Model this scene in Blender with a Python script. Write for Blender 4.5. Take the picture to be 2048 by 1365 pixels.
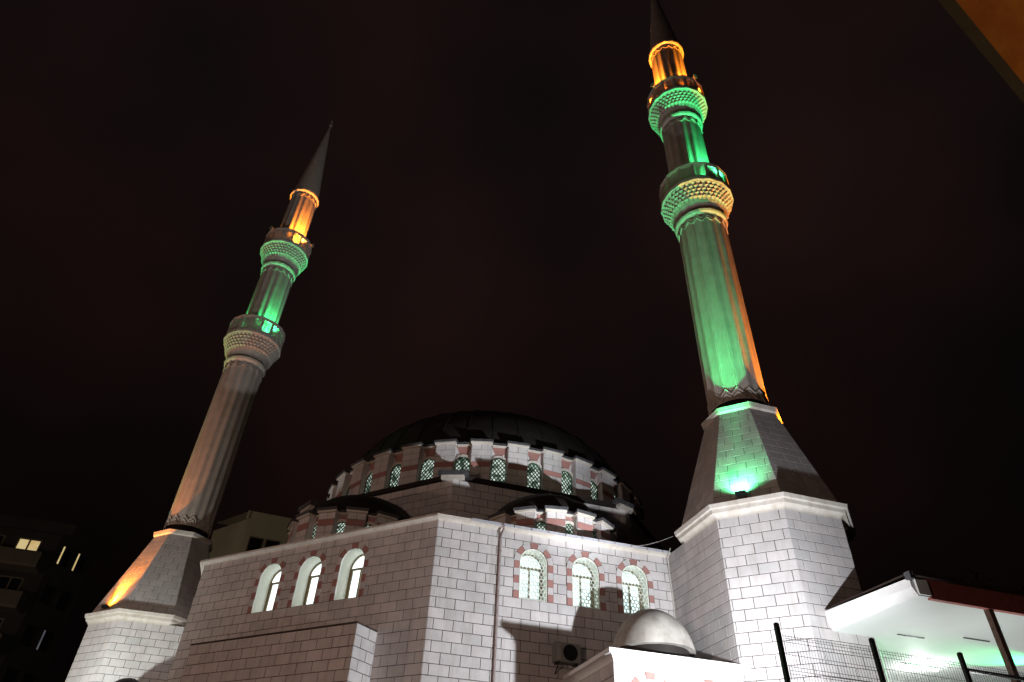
import bpy, bmesh, math, random
from math import sin, cos, tan, atan2, hypot, radians, degrees, pi, sqrt
from mathutils import Vector, Matrix
random.seed(7)
S = bpy.context.scene
for o in list(bpy.data.objects): bpy.data.objects.remove(o)
COL = S.collection

# ------------------------------------------------------------------ camera
F_PX, PITCH, ROLL = 1365.33, radians(39.07), radians(-2.71)
CAM = Vector((0, 0, 1.6))
FW = Vector((0, cos(PITCH), sin(PITCH)))
U0 = Vector((0, -sin(PITCH), cos(PITCH))); X0 = Vector((1, 0, 0))
CX = X0 * cos(ROLL) - U0 * sin(ROLL); CU = X0 * sin(ROLL) + U0 * cos(ROLL)
cd = bpy.data.cameras.new('camera'); cam = bpy.data.objects.new('camera', cd); COL.objects.link(cam)
cd.sensor_width = 36; cd.lens = 24.0; cd.clip_start = 0.05; cd.clip_end = 2000
m = Matrix((CX, CU, -FW)).transposed().to_4x4(); m.translation = CAM; cam.matrix_world = m
S.camera = cam
S.render.resolution_x, S.render.resolution_y = 1024, 682

# ------------------------------------------------------------------ night sky
W = bpy.data.worlds.new('World'); S.world = W; W.use_nodes = True
nt = W.node_tree; bg = nt.nodes['Background']
tc = nt.nodes.new('ShaderNodeTexCoord'); nz = nt.nodes.new('ShaderNodeTexNoise'); cr = nt.nodes.new('ShaderNodeValToRGB')
nz.inputs['Scale'].default_value = 2.1; nz.inputs['Detail'].default_value = 3; nz.inputs['Roughness'].default_value = 0.45
cr.color_ramp.elements[0].position = 0.36; cr.color_ramp.elements[0].color = (.0030, .0024, .0025, 1)
cr.color_ramp.elements[1].position = 0.76; cr.color_ramp.elements[1].color = (.0118, .0054, .0046, 1)
nt.links.new(tc.outputs['Generated'], nz.inputs['Vector']); nt.links.new(nz.outputs['Fac'], cr.inputs['Fac'])
sx = nt.nodes.new('ShaderNodeSeparateXYZ'); mr = nt.nodes.new('ShaderNodeMapRange'); vm = nt.nodes.new('ShaderNodeVectorMath'); vm.operation = 'SCALE'
nt.links.new(tc.outputs['Generated'], sx.inputs[0]); nt.links.new(sx.outputs['Z'], mr.inputs['Value'])
mr.inputs['From Min'].default_value = .25; mr.inputs['From Max'].default_value = .75; mr.inputs['To Min'].default_value = .25; mr.inputs['To Max'].default_value = 1.1
nt.links.new(cr.outputs['Color'], vm.inputs[0]); nt.links.new(mr.outputs[0], vm.inputs['Scale'])
nt.links.new(vm.outputs[0], bg.inputs['Color']); bg.inputs['Strength'].default_value = 1.0

def light(name, kind, loc, power, col, aim=None, size=0.1, cone=None, blend=0.5, parent=None):
    d = bpy.data.lights.new(name, kind); d.energy = power; d.color = col
    if kind == 'AREA': d.shape = 'DISK'; d.size = size
    else: d.shadow_soft_size = size
    if kind == 'SPOT': d.spot_size = radians(cone); d.spot_blend = blend
    o = bpy.data.objects.new(name, d); COL.objects.link(o); o.location = loc
    if aim is not None:
        o.rotation_euler = (Vector(aim) - Vector(loc)).to_track_quat('-Z', 'Y').to_euler()
    return o
# white floodlight standing in the yard before the right-hand tower (just under the frame)
light('yard_floodlight_light', 'AREA', (7.0, 15.6, 5.0), 1400, (.91, .95, 1.0), aim=(-2.4, 21.0, 16.0), size=0.22)
light('yard_floodlight_beam', 'SPOT', (7.0, 15.6, 5.02), 9500, (.92, .96, 1.0), aim=(-1.2, 28, 22.3), size=0.11, cone=36, blend=1)
# its twin between the hall's far end and the left-hand tower
light('side_yard_floodlight_light', 'AREA', (-17.6, 28.4, 5.6), 520, (.93, 1.0, .96), aim=(-16.8, 32.6, 14.0), size=0.4)
# warm ambient street glow from the left, put in as unseen point lamps
light('street_glow_light', 'POINT', (-7, 4.5, 6), 1900, (1.0, .68, .54), size=0.5)
light('street_glow_light', 'POINT', (-35, 17, 7), 3500, (1.0, .66, .50), size=0.5)  # unseen lamp added to warm the left minaret
# under the porch roof
S.view_settings.view_transform = 'Standard'; S.view_settings.look = 'None'
S.view_settings.exposure = 0; S.view_settings.gamma = 1; S.view_settings.use_curve_mapping = False

# ------------------------------------------------------------------ helpers
def ray(px, py): return CX * ((px - 1024) / F_PX) - CU * ((py - 682.5) / F_PX) + FW
def atz(px, py, z): d = ray(px, py); return CAM + d * ((z - CAM.z) / d.z)
def onplane(px, py, P, n): d = ray(px, py); return CAM + d * (n.dot(P - CAM) / n.dot(d))
def atd(px, py, dist): d = ray(px, py); return CAM + d * (dist / hypot(d.x, d.y))
def proj(P):
    d = Vector(P) - CAM; z = d.dot(FW)
    return (1024 + F_PX * d.dot(CX) / z, 682.5 - F_PX * d.dot(CU) / z, z)
AL, AR = radians(60.9), radians(74.1)
uL = Vector((-sin(AL), cos(AL), 0)); uR = Vector((sin(AR), cos(AR), 0))
nL = Vector((-cos(AL), -sin(AL), 0)); nR = Vector((cos(AR), -sin(AR), 0))
ZV = Vector((0, 0, 1))

# ------------------------------------------------------------------ materials
MATS = {}
def nodes_of(name):
    m = bpy.data.materials.new(name); m.use_nodes = True; MATS[name] = m
    t = m.node_tree; return m, t, t.nodes['Principled BSDF']
def N(t, kind, **kw):
    n = t.nodes.new(kind)
    for k, v in kw.items():
        if k in n.inputs: n.inputs[k].default_value = v
        else: setattr(n, k, v)
    return n
def mix(t, a, b, fac, mode='MIX'):
    n = t.nodes.new('ShaderNodeMix'); n.data_type = 'RGBA'; n.blend_type = mode
    for s, v in ((6, a), (7, b), (0, fac)):
        if hasattr(v, 'links') or hasattr(v, 'is_linked'): t.links.new(v, n.inputs[s])
        else: n.inputs[s].default_value = v if s == 0 else (*v, 1)
    return n.outputs[2]
def ramp(t, src, p0, p1, c0=(0, 0, 0), c1=(1, 1, 1)):
    r = t.nodes.new('ShaderNodeValToRGB'); e = r.color_ramp.elements
    e[0].position = p0; e[1].position = p1; e[0].color = (*c0, 1); e[1].color = (*c1, 1)
    t.links.new(src, r.inputs['Fac']); return r.outputs['Color']
def wpos(t): return N(t, 'ShaderNodeNewGeometry').outputs['Position']
def surf(name, c1, c2, scale=3.0, rough=0.8, bump=0.15, bscale=40, piece=0.0, stain=0.0, metal=0.0, spec=0.3):
    """two-tone mottled surface; piece = per-piece shade variation; stain = vertical weather streaks"""
    m, t, b = nodes_of(name)
    geo = N(t, 'ShaderNodeNewGeometry'); pos = geo.outputs['Position']
    n1 = N(t, 'ShaderNodeTexNoise', Scale=scale, Detail=5.0, Roughness=0.6); t.links.new(pos, n1.inputs['Vector'])
    col = mix(t, c1, c2, ramp(t, n1.outputs['Fac'], .35, .68))
    if piece:
        oi = N(t, 'ShaderNodeObjectInfo'); ad = N(t, 'ShaderNodeMath', operation='ADD'); fr = N(t, 'ShaderNodeMath', operation='FRACT')
        t.links.new(oi.outputs['Random'], ad.inputs[0]); t.links.new(geo.outputs['Random Per Island'], ad.inputs[1])
        t.links.new(ad.outputs[0], fr.inputs[0])
        sh = ramp(t, fr.outputs[0], 0, 1, (1 - piece,) * 3, (1, 1 - piece * .25, 1 - piece * .3))
        col = mix(t, col, sh, 1.0, 'MULTIPLY')
    if stain:
        mp = N(t, 'ShaderNodeMapping'); mp.inputs['Scale'].default_value = (3.2, 3.2, .35); t.links.new(pos, mp.inputs['Vector'])
        n2 = N(t, 'ShaderNodeTexNoise', Scale=1.3, Detail=6.0, Roughness=.65); t.links.new(mp.outputs[0], n2.inputs['Vector'])
        f = ramp(t, n2.outputs['Fac'], .50, .78, (0, 0, 0), (stain,) * 3)
        col = mix(t, col, (c1[0] * .45, c1[1] * .40, c1[2] * .33), f)
    t.links.new(col, b.inputs['Base Color'])
    b.inputs['Roughness'].default_value = rough; b.inputs['Metallic'].default_value = metal
    b.inputs['Specular IOR Level'].default_value = spec
    if bump:
        n3 = N(t, 'ShaderNodeTexNoise', Scale=bscale, Detail=4.0); t.links.new(pos, n3.inputs['Vector'])
        bp = N(t, 'ShaderNodeBump', Strength=bump, Distance=.01); t.links.new(n3.outputs['Fac'], bp.inputs['Height'])
        t.links.new(bp.outputs[0], b.inputs['Normal'])
    return m
def glow(name, c1, c2, strength, scale=6.0, p0=.4, p1=.6, tex='ShaderNodeTexNoise'):
    m, t, b = nodes_of(name)
    n1 = N(t, tex, Scale=scale); t.links.new(wpos(t), n1.inputs['Vector'])
    col = mix(t, c1, c2, ramp(t, n1.outputs[0], p0, p1))
    b.inputs['Base Color'].default_value = (.05, .05, .05, 1); b.inputs['Roughness'].default_value = .25
    t.links.new(col, b.inputs['Emission Color']); b.inputs['Emission Strength'].default_value = strength
    return m
surf('stone', (.67, .65, .65), (.56, .54, .54), 1.7, .82, .25, 60, piece=.15, stain=.42)
surf('red_stone', (.43, .225, .20), (.37, .185, .165), 3, .82, .2, 60, piece=.15)
surf('joint', (.075, .055, .05), (.05, .036, .034), 8, .95, 0)
surf('plaster', (.66, .62, .57), (.55, .50, .43), 2.6, .8, .2, 45, stain=.5)
surf('white_paint', (.78, .78, .77), (.72, .72, .71), 1.2, .6, .08, 30, stain=.10)
surf('soffit_paint', (.70, .72, .70), (.66, .68, .66), .8, .7, .06, 30)
surf('minaret_stone', (.60, .535, .48), (.48, .42, .37), 1.6, .85, .3, 40, stain=.45)
surf('lead', (.028, .023, .021), (.018, .015, .014), 1.5, .55, .15, 20, metal=.2)
surf('cap_metal', (.115, .115, .125), (.07, .07, .078), 4, .5, .1, 30, metal=.3)
surf('spire_metal', (.62, .52, .46), (.50, .42, .37), 3, .6, .1, 25)
surf('dome_plaster', (.46, .43, .39), (.27, .25, .23), 1.6, .85, .3, 25, stain=.6)
surf('flashing', (.62, .63, .68), (.5, .5, .55), 5, .45, .1, 30, metal=.3)
surf('reveal', (.86, .88, .82), (.80, .82, .75), 4, .8, .1, 40)
surf('bronze_frame', (.26, .21, .12), (.19, .15, .09), 8, .55, .05)
surf('screen_white', (.80, .82, .75), (.70, .72, .65), 9, .5, .05)
surf('lattice_green', (.030, .085, .045), (.02, .055, .03), 8, .5, .05)
surf('pipe', (.33, .26, .25), (.24, .19, .18), 6, .5, .08)
surf('cable', (.6, .58, .54), (.5, .48, .45), 6, .6, 0)
surf('black_metal', (.018, .019, .019), (.012, .012, .012), 6, .45, .05)
surf('fence_green', (.012, .035, .026), (.009, .022, .017), 6, .4, .05)
surf('wire', (.16, .17, .19), (.11, .12, .13), 6, .4, 0, metal=.4)
surf('ac_paint', (.30, .30, .28), (.24, .24, .22), 6, .5, .05)
surf('maroon', (.42, .13, .11), (.34, .10, .085), 5, .6, .1)
surf('roof_dark', (.05, .032, .026), (.032, .022, .018), 5, .8, .2)
surf('post_wood', (.20, .135, .105), (.12, .08, .06), 9, .7, .25)
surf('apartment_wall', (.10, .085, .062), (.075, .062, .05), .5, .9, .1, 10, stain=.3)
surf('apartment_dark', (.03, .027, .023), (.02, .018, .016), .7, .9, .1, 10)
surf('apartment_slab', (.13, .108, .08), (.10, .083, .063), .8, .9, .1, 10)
surf('green_render', (.44, .46, .35), (.37, .39, .29), .5, .9, .1, 10, stain=.2)
surf('dark_glass', (.012, .013, .014), (.01, .01, .011), 2, .15, 0, spec=.5)
surf('paving', (.10, .095, .09), (.07, .066, .062), 1.5, .9, .3, 20)
surf('bark', (.06, .045, .035), (.04, .03, .024), 6, .95, .4, 20)
surf('leaf', (.075, .070, .030), (.05, .05, .022), 1.5, .7, 0, piece=.5)
surf('awning_cloth', (.42, .17, .035), (.30, .10, .02), 9, .9, .3, 25)
surf('awning_trim', (.09, .08, .062), (.06, .053, .043), 8, .8, .1)
glow('lit_pane', (.92, 1.0, .97), (.36, .52, .50), 2.1, 2.6, .38, .74)
glow('lit_pane_blue', (.80, 1.0, .97), (.48, .64, .62), 1.7, 2.6, .36, .72)
glow('drum_glass', (.70, .86, .74), (.05, .09, .06), .95, 4.2, .42, .60)
glow('warm_window', (1.0, .80, .38), (.9, .62, .25), .6, 2, .4, .6)
glow('cool_window', (.5, .5, .6), (.36, .37, .45), .16, 2, .4, .6)
glow('dim_window', (.6, .25, .08), (.4, .15, .05), .06, 2, .4, .6)
glow('tube_glow', (1, 1, 1), (1, 1, 1), 14, 2)
glow('green_lens', (.15, 1, .45), (.15, 1, .45), 3, 2)
glow('orange_lens', (1, .45, .06), (1, .45, .06), 3, 2)

# ------------------------------------------------------------------ mesh building
class MB:
    def __init__(s): s.v = []; s.f = []; s.mi = []; s.mats = []; s.cur = 0
    def mat(s, name):
        if name not in s.mats: s.mats.append(name)
        s.cur = s.mats.index(name); return s
    def add(s, vs, fs):
        b = len(s.v); s.v += [tuple(p) for p in vs]
        for f in fs: s.f.append(tuple(i + b for i in f)); s.mi.append(s.cur)
        return s
    def box(s, c, ux, uy, uz, hx, hy, hz):
        c = Vector(c); ps = [c + ux * (a * hx) + uy * (b * hy) + uz * (d * hz) for a in (-1, 1) for b in (-1, 1) for d in (-1, 1)]
        return s.add(ps, [(0, 1, 3, 2), (4, 6, 7, 5), (0, 4, 5, 1), (2, 3, 7, 6), (0, 2, 6, 4), (1, 5, 7, 3)])
    def abox(s, x0, x1, y0, y1, z0, z1): return s.box(((x0 + x1) / 2, (y0 + y1) / 2, (z0 + z1) / 2), Vector((1, 0, 0)), Vector((0, 1, 0)), ZV, (x1 - x0) / 2, (y1 - y0) / 2, (z1 - z0) / 2)
    def bar(s, p, q, n, w, d):
        p = Vector(p); q = Vector(q); a = (q - p); L = a.length
        if L < 1e-6: return s
        a /= L; n = Vector(n); n = (n - a * n.dot(a)).normalized(); b = a.cross(n)
        return s.box((p + q) / 2, a, b, n, L / 2, w / 2, d / 2)
    def tube(s, pts, r, k=8, closed=False):
        pts = [Vector(p) for p in pts]; rings = []
        for i, p in enumerate(pts):
            a = (pts[min(i + 1, len(pts) - 1)] - pts[max(i - 1, 0)]).normalized()
            h = Vector((0, 0, 1)) if abs(a.z) < .9 else Vector((1, 0, 0))
            e1 = a.cross(h).normalized(); e2 = a.cross(e1)
            rr = r[i] if isinstance(r, (list, tuple)) else r
            rings.append([p + e1 * (rr * cos(2 * pi * j / k)) + e2 * (rr * sin(2 * pi * j / k)) for j in range(k)])
        vs = [p for g in rings for p in g]; fs = []
        for i in range(len(rings) - 1):
            for j in range(k): fs.append((i * k + j, i * k + (j + 1) % k, (i + 1) * k + (j + 1) % k, (i + 1) * k + j))
        fs.append(tuple(range(k))[::-1]); fs.append(tuple((len(rings) - 1) * k + j for j in range(k)))
        return s.add(vs, fs)
    def lathe(s, cx, cy, n, phase, prof, a0=0, closed_ends=True, full=True):
        """prof [(radius to the corner, z)] swept round n corners, corner 0 at angle phase"""
        vs = []; fs = []; R = len(prof); K = n if full else n + 1
        for i in range(K):
            a = phase + 2 * pi * i / n if full else a0 + (phase - a0) * i / n
            for r, z in prof: vs.append((cx + r * cos(a), cy + r * sin(a), z))
        for i in range(n):
            j = (i + 1) % K
            for k in range(R - 1): fs.append((i * R + k, j * R + k, j * R + k + 1, i * R + k + 1))
        if closed_ends and full:
            if prof[0][0] > 1e-4: fs.append(tuple(i * R for i in range(n))[::-1])
            if prof[-1][0] > 1e-4: fs.append(tuple(i * R + R - 1 for i in range(n)))
        return s.add(vs, fs)
    def prism(s, poly, O, u, v, n, n0, n1, cham=0.0):
        """poly [(x,y)] in the plane O,u,v extruded along n from n0 to n1"""
        k = len(poly); P = lambda x, y, d: O + u * x + v * y + n * d
        if cham:
            cx = sum(p[0] for p in poly) / k; cy = sum(p[1] for p in poly) / k
            hx = max(abs(p[0] - cx) for p in poly); hy = max(abs(p[1] - cy) for p in poly)
            fx = max(.2, 1 - cham / max(hx, .01)); fy = max(.2, 1 - cham / max(hy, .01))
            inn = [(cx + (x - cx) * fx, cy + (y - cy) * fy) for x, y in poly]
            vs = [P(x, y, n0) for x, y in poly] + [P(x, y, n1 - cham * .6) for x, y in poly] + [P(x, y, n1) for x, y in inn]
            fs = [(i, (i + 1) % k, k + (i + 1) % k, k + i) for i in range(k)] + [(k + i, k + (i + 1) % k, 2 * k + (i + 1) % k, 2 * k + i) for i in range(k)]
            fs.append(tuple(2 * k + i for i in range(k)))
        else:
            vs = [P(x, y, n0) for x, y in poly] + [P(x, y, n1) for x, y in poly]
            fs = [(i, (i + 1) % k, k + (i + 1) % k, k + i) for i in range(k)] + [tuple(k + i for i in range(k)), tuple(range(k))[::-1]]
        return s.add(vs, fs)
    def mesh(s, name, base=Vector((0, 0, 0)), smooth=None):
        me = bpy.data.meshes.new(name)
        me.from_pydata([(x - base[0], y - base[1], z - base[2]) for x, y, z in s.v], [], s.f)
        for mn in s.mats: me.materials.append(MATS[mn])
        if s.mi: me.polygons.foreach_set('material_index', s.mi)
        bm = bmesh.new(); bm.from_mesh(me); bmesh.ops.recalc_face_normals(bm, faces=bm.faces[:]); bm.to_mesh(me); bm.free()
        if smooth:
            me.polygons.foreach_set('use_smooth', [True] * len(me.polygons))
            me.set_sharp_from_angle(angle=radians(smooth))
        me.update(); return me

class Thing:
    def __init__(s, name, label, cat, base, group=None):
        s.base = Vector(base); s.o = bpy.data.objects.new(name, None); COL.objects.link(s.o)
        s.o.location = s.base; s.o['label'] = label; s.o['category'] = cat; s.o.empty_display_size = .3
        if group: s.o['group'] = group
        s.pieces = []
    def part(s, name, mb, parent=None, smooth=None, stuff=False, label=None):
        o = bpy.data.objects.new(name, mb.mesh(name, s.base, smooth)); COL.objects.link(o)
        o.parent = parent or s.o
        if stuff: o['kind'] = 'stuff'
        if label: o['label'] = label
        return o
    def piece(s, rec, parent): s.pieces.append((rec, parent))
    def flush(s, name='stone_block', limit=300, stuff_name='stone_blocks'):
        """the pieces that show largest become parts of their own, the rest one part of kind stuff"""
        def size(rec):
            poly, O, u, v, n, mat, n0, n1 = rec[:8]
            cx = sum(p[0] for p in poly) / len(poly); cy = sum(p[1] for p in poly) / len(poly)
            P = O + u * cx + v * cy; x, y, z = proj(P)
            w = max(p[0] for p in poly) - min(p[0] for p in poly); h = max(p[1] for p in poly) - min(p[1] for p in poly)
            if z < 0 or not (-10 < x < 2058 and -10 < y < 1375) or (CAM - P).dot(n) <= 0: return -1
            return w * h / z / z * (CAM - P).normalized().dot(n)
        items = sorted(s.pieces, key=lambda it: -size(it[0]))
        cache = {}; rest = MB()
        for i, (rec, parent) in enumerate(items):
            poly, O, u, v, n, mat, n0, n1 = rec
            if i < limit and size(rec) > 0:
                x0 = min(p[0] for p in poly); y0 = min(p[1] for p in poly)
                lp = [(round(x - x0, 3), round(y - y0, 3)) for x, y in poly]
                key = (tuple(lp), mat, n0, n1)
                if key not in cache:
                    mb = MB().mat(mat); mb.prism(lp, Vector((0, 0, 0)), Vector((1, 0, 0)), Vector((0, 1, 0)), Vector((0, 0, 1)), n0, n1, .006)
                    cache[key] = mb.mesh(name)
                o = bpy.data.objects.new(name, cache[key]); COL.objects.link(o); o.parent = parent
                M = Matrix((u, v, n)).transposed().to_4x4(); M.translation = O + u * x0 + v * y0 - s.base
                o.matrix_basis = M
            else:
                rest.mat(mat); rest.prism(poly, O, u, v, n, n0, n1, .006)
        if rest.v: s.part(stuff_name, rest, stuff=True)
        s.pieces = []

def one(name, mb, label, cat, base=(0, 0, 0), group=None, smooth=None):
    base = Vector(base); o = bpy.data.objects.new(name, mb.mesh(name, base, smooth)); COL.objects.link(o); o.location = base
    o['label'] = label; o['category'] = cat
    if group: o['group'] = group
    return o
def structure(name, mb):
    o = bpy.data.objects.new(name, mb.mesh(name)); COL.objects.link(o); o['kind'] = 'structure'; return o

class Arch:     # opening: half width hw, sill z0, springing zs (round head radius hw)
    def __init__(s, cx, hw, z0, zc): s.cx, s.hw, s.z0, s.zc = cx, hw, z0, zc; s.zs = zc - hw
    def half(s, z):
        if z < s.z0 - 1e-6 or z > s.zc + 1e-6: return None
        if z <= s.zs: return s.hw
        return sqrt(max(0, s.hw ** 2 - (z - s.zs) ** 2))
def cells(x0, x1, v0, v1, xl, xr, holes, g, curve=6):
    """polygons that are left of the cell x0..x1, v0..v1 inside xl(v)..xr(v) outside the holes"""
    hs = [h for h in holes if h.cx + h.hw > x0 and h.cx - h.hw < x1 and h.zc > v0 + 1e-6 and h.z0 < v1 - 1e-6]
    vs = {v0, v1}
    for h in hs:
        for zz in (h.z0, h.zs, h.zc):
            if v0 < zz < v1: vs.add(zz)
        if h.zc > h.zs and v1 > h.zs:
            for i in range(1, curve): vs.add(v0 + (v1 - v0) * i / curve)
    vs = sorted(vs); out = []
    hs.sort(key=lambda h: h.cx)
    spans = [(None, hs[0])] + [(hs[i], hs[i + 1]) for i in range(len(hs) - 1)] + [(hs[-1], None)] if hs else [(None, None)]
    for a, b in spans:
        lo = []; hi = []
        for v in vs:
            l = max(x0, xl(v)); r = min(x1, xr(v))
            if a:
                w = a.half(v); l = max(l, a.cx + ((w + g) if w is not None else 0))
            if b:
                w = b.half(v); r = min(r, b.cx - ((w + g) if w is not None else 0))
            if r - l > .012: lo.append((l, v)); hi.append((r, v))
            elif lo: break
        if len(lo) >= 2: out.append(lo + hi[::-1])
    return [list(dict.fromkeys((round(x, 4), round(y, 4)) for x, y in (p if False else q))) for q in [o[:] for o in out] for p in [0]]
def ccw(poly):
    a = sum(poly[i][0] * poly[(i + 1) % len(poly)][1] - poly[(i + 1) % len(poly)][0] * poly[i][1] for i in range(len(poly)))
    return poly if a > 0 else poly[::-1]
def lay_blocks(thing, parent, O, u, v, n, rows, xl, xr, bw=.622, off=0.0, holes=(), mat='stone', t=.013, gap=.010):
    """running-bond ashlar; rows = list of v edges (top to bottom or bottom to top)"""
    for k in range(len(rows) - 1):
        v0, v1 = sorted((rows[k], rows[k + 1])); v0 += gap; v1 -= gap
        L = min(xl(v0), xl(v1)); R = max(xr(v0), xr(v1))
        o = off + (bw / 2 if k % 2 else 0)
        i0 = math.floor((L - o) / bw); x = o + i0 * bw
        while x < R:
            for poly in cells(x + gap, x + bw - gap, v0, v1, xl, xr, holes, gap):
                if len(poly) < 3: continue
                w = max(p[0] for p in poly) - min(p[0] for p in poly)
                if w < .03: continue
                thing.piece((ccw(poly), O, u, v, n, mat, -.006, t), parent)
            x += bw
def backing(mb, O, u, v, n, z0, z1, x0, x1, holes=(), step=.3):
    """flat wall face with the openings left out"""
    edges = {z0, z1}
    for h in holes: edges |= {h.z0, h.zs, h.zc}
    edges = sorted(e for e in edges if z0 <= e <= z1)
    for a, b in zip(edges, edges[1:]):
        for poly in cells(x0, x1, a, b, lambda q: x0, lambda q: x1, holes, 0, 14):
            mb.add([O + u * x + v * y for x, y in ccw(poly)], [tuple(range(len(poly)))])
def voussoirs(thing, parent, O, u, v, n, A, band=.20, t=.020, first_red=True, courses=5):
    """red and white band round an arched opening A, in single stones"""
    N_ = 7; r0, r1 = A.hw + .012, A.hw + band
    for i in range(N_):
        a0 = pi * i / N_ + .012; a1 = pi * (i + 1) / N_ - .012
        k = 4
        inner = [(A.cx + r0 * cos(a0 + (a1 - a0) * j / k), A.zs + r0 * sin(a0 + (a1 - a0) * j / k)) for j in range(k + 1)]
        outer = [(A.cx + r1 * cos(a0 + (a1 - a0) * j / k), A.zs + r1 * sin(a0 + (a1 - a0) * j / k)) for j in range(k + 1)]
        mb = MB().mat('red_stone' if i % 2 == 1 else 'stone')
        mb.prism(outer + inner[::-1], O, u, v, n, -.004, t, .004)
        thing.part('voussoir', mb, parent)
    h = (A.zs - A.z0) / courses
    for sgn in (-1, 1):
        for i in range(courses):
            y1 = A.zs - i * h - .005; y0 = A.zs - (i + 1) * h + .005
            xa, xb = sorted((A.cx + sgn * r0, A.cx + sgn * r1))
            mb = MB().mat('red_stone' if i % 2 == 0 else 'stone')
            mb.prism([(xa, y0), (xb, y0), (xb, y1), (xa, y1)], O, u, v, n, -.004, t, .004)
            thing.part('jamb_stone', mb, parent)
def arch_pts(A, hw, z0, k=16):
    return [(A.cx - hw, z0)] + [(A.cx - hw * cos(pi * i / k), A.zs + hw * sin(pi * i / k)) for i in range(k + 1)] + [(A.cx + hw, z0)]
def deep_window(thing, O, u, v, n, A, depth=.58, pane='lit_pane', screen=False):
    """splayed reveal, frame with a transom, lit panes; optional pierced screen flush with the wall"""
    win = MB().mat('reveal')
    p = arch_pts(A, A.hw, A.z0)
    vs = [O + u * x + v * y + n * .004 for x, y in p] + [O + u * x + v * y - n * depth for x, y in p]; k = len(p)
    win.add(vs, [(i, (i + 1) % k, k + (i + 1) % k, k + i) for i in range(k)])
    w = thing.part('window_reveal', win)
    fr = MB().mat('bronze_frame')
    tr = A.zs - .02; fw = .05; P = lambda x, y, d: O + u * x + v * y + n * d
    d = -depth + .05
    ih = A.hw - .003
    for a, b in zip(arch_pts(A, ih - fw / 2, A.z0 + .003)[:-1], arch_pts(A, ih - fw / 2, A.z0 + .003)[1:]): fr.bar(P(*a, d), P(*b, d), n, fw, .06)
    fr.bar(P(A.cx - ih, A.z0 + .03, d), P(A.cx + ih, A.z0 + .03, d), n, .055, .062)
    fr.bar(P(A.cx - ih, tr, d), P(A.cx + ih, tr, d), n, .07, .066)
    fr.bar(P(A.cx, A.z0, d), P(A.cx, tr, d), n, .06, .064)
    for sg in (-1, 1): fr.bar(P(A.cx + sg * (ih - .085), A.z0 + .05, d), P(A.cx + sg * (ih - .085), tr - .03, d), n, .07, .05)
    thing.part('frame', fr, w)
    up = [(x, y) for x, y in arch_pts(A, ih - .02, tr) if y >= tr - 1e-6]
    gl = MB().mat(pane); gl.prism(ccw(up), O, u, v, n, d - .02, d - .012); thing.part('pane', gl, w)
    for sg in (-1, 1):
        xa, xb = sorted((A.cx + sg * .02, A.cx + sg * (ih - .02)))
        gl = MB().mat(pane); gl.prism([(xa, A.z0 + .03), (xb, A.z0 + .03), (xb, tr - .001), (xa, tr - .001)], O, u, v, n, d - .02, d - .012)
        thing.part('pane', gl, w)
    if screen:
        sc = MB().mat('screen_white'); c = .075; d2 = -.05
        inside = lambda x, y: A.z0 - .01 <= y <= A.zc and (A.half(y) or 0) > abs(x - A.cx) + .004
        seen = set()
        rows = int((A.zc - A.z0) / (c * 1.5)) + 2; colsn = int(A.hw * 2 / (c * 1.732)) + 3
        for r in range(rows):
            for q in range(-1, colsn):
                hx = A.cx - A.hw + (q + (.5 if r % 2 else 0)) * c * 1.732; hy = A.z0 + r * c * 1.5
                pts = [(hx + c * sin(pi / 3 * i), hy + c * cos(pi / 3 * i)) for i in range(6)]
                for i in range(6):
                    a, b = pts[i], pts[(i + 1) % 6]
                    key = tuple(sorted(((round(a[0], 3), round(a[1], 3)), (round(b[0], 3), round(b[1], 3)))))
                    if key in seen: continue
                    seen.add(key)
                    if inside(*a) and inside(*b): sc.bar(P(*a, d2), P(*b, d2), n, .024, .018)
        thing.part('lattice_screen', sc, w)
        rim = MB().mat('screen_white')
        q = arch_pts(A, A.hw - .016, A.z0 + .016)
        for a, b in zip(q, q[1:] + q[:1]): rim.bar(P(*a, d2), P(*b, d2), n, .034, .05)
        thing.part('screen_rim', rim, w)
    return w

# ------------------------------------------------------------------ ground
mb = MB().mat('paving'); mb.add([(-600, -600, 0), (600, -600, 0), (600, 900, 0), (-600, 900, 0)], [(0, 1, 2, 3)]); structure('ground', mb)

# ------------------------------------------------------------------ prayer hall
P0 = Vector((-2.17, 21.55, 0)); SIDE = 10.9
bis = -(nL + nR).normalized()
HC = P0 + bis * (SIDE / (2 * sin(pi / 8)))
hall = Thing('mosque_hall', 'pale ashlar mosque hall with striped arched windows under a large dark dome', 'mosque', (HC.x, HC.y, 0))
ROW = .3225
AWL = [Arch(-5.25 + k, .50, 9.065, 10.79) for k in (-1.87, 0, 1.87)]
AWR = [Arch(5.25 + k, .49, 9.065, 10.78) for k in (-1.87, 0, 1.83)]
WIN_ROWS = [11.0 - ROW * i for i in range(0, 22)]
class Solid(Arch):            # a rectangle that keeps blocks away
    def __init__(s, x0, x1, z0, z1): s.cx = (x0 + x1) / 2; s.hw = (x1 - x0) / 2; s.z0, s.zc = z0, z1; s.zs = z1
band = lambda A: Arch(A.cx, A.hw + .20, A.z0, A.zc + .20)
uLf = -uL
# window heads sit at a course line, sills at 9.0: keep clear of the striped bands
holesL = [band(a) for a in AWL] ; holesR = [band(a) for a in AWR]
wl = MB().mat('joint'); backing(wl, P0, uLf, ZV, nL, 0, 11.33, -SIDE, 0, AWL)
wallL = hall.part('shaded_wall', wl, label='warm brown wall in shade, left of the corner')
wr = MB().mat('joint'); backing(wr, P0, uR, ZV, nR, 0, 11.33, 0, SIDE, AWR)
wallR = hall.part('floodlit_wall', wr, label='white floodlit wall with three screened windows')
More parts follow.
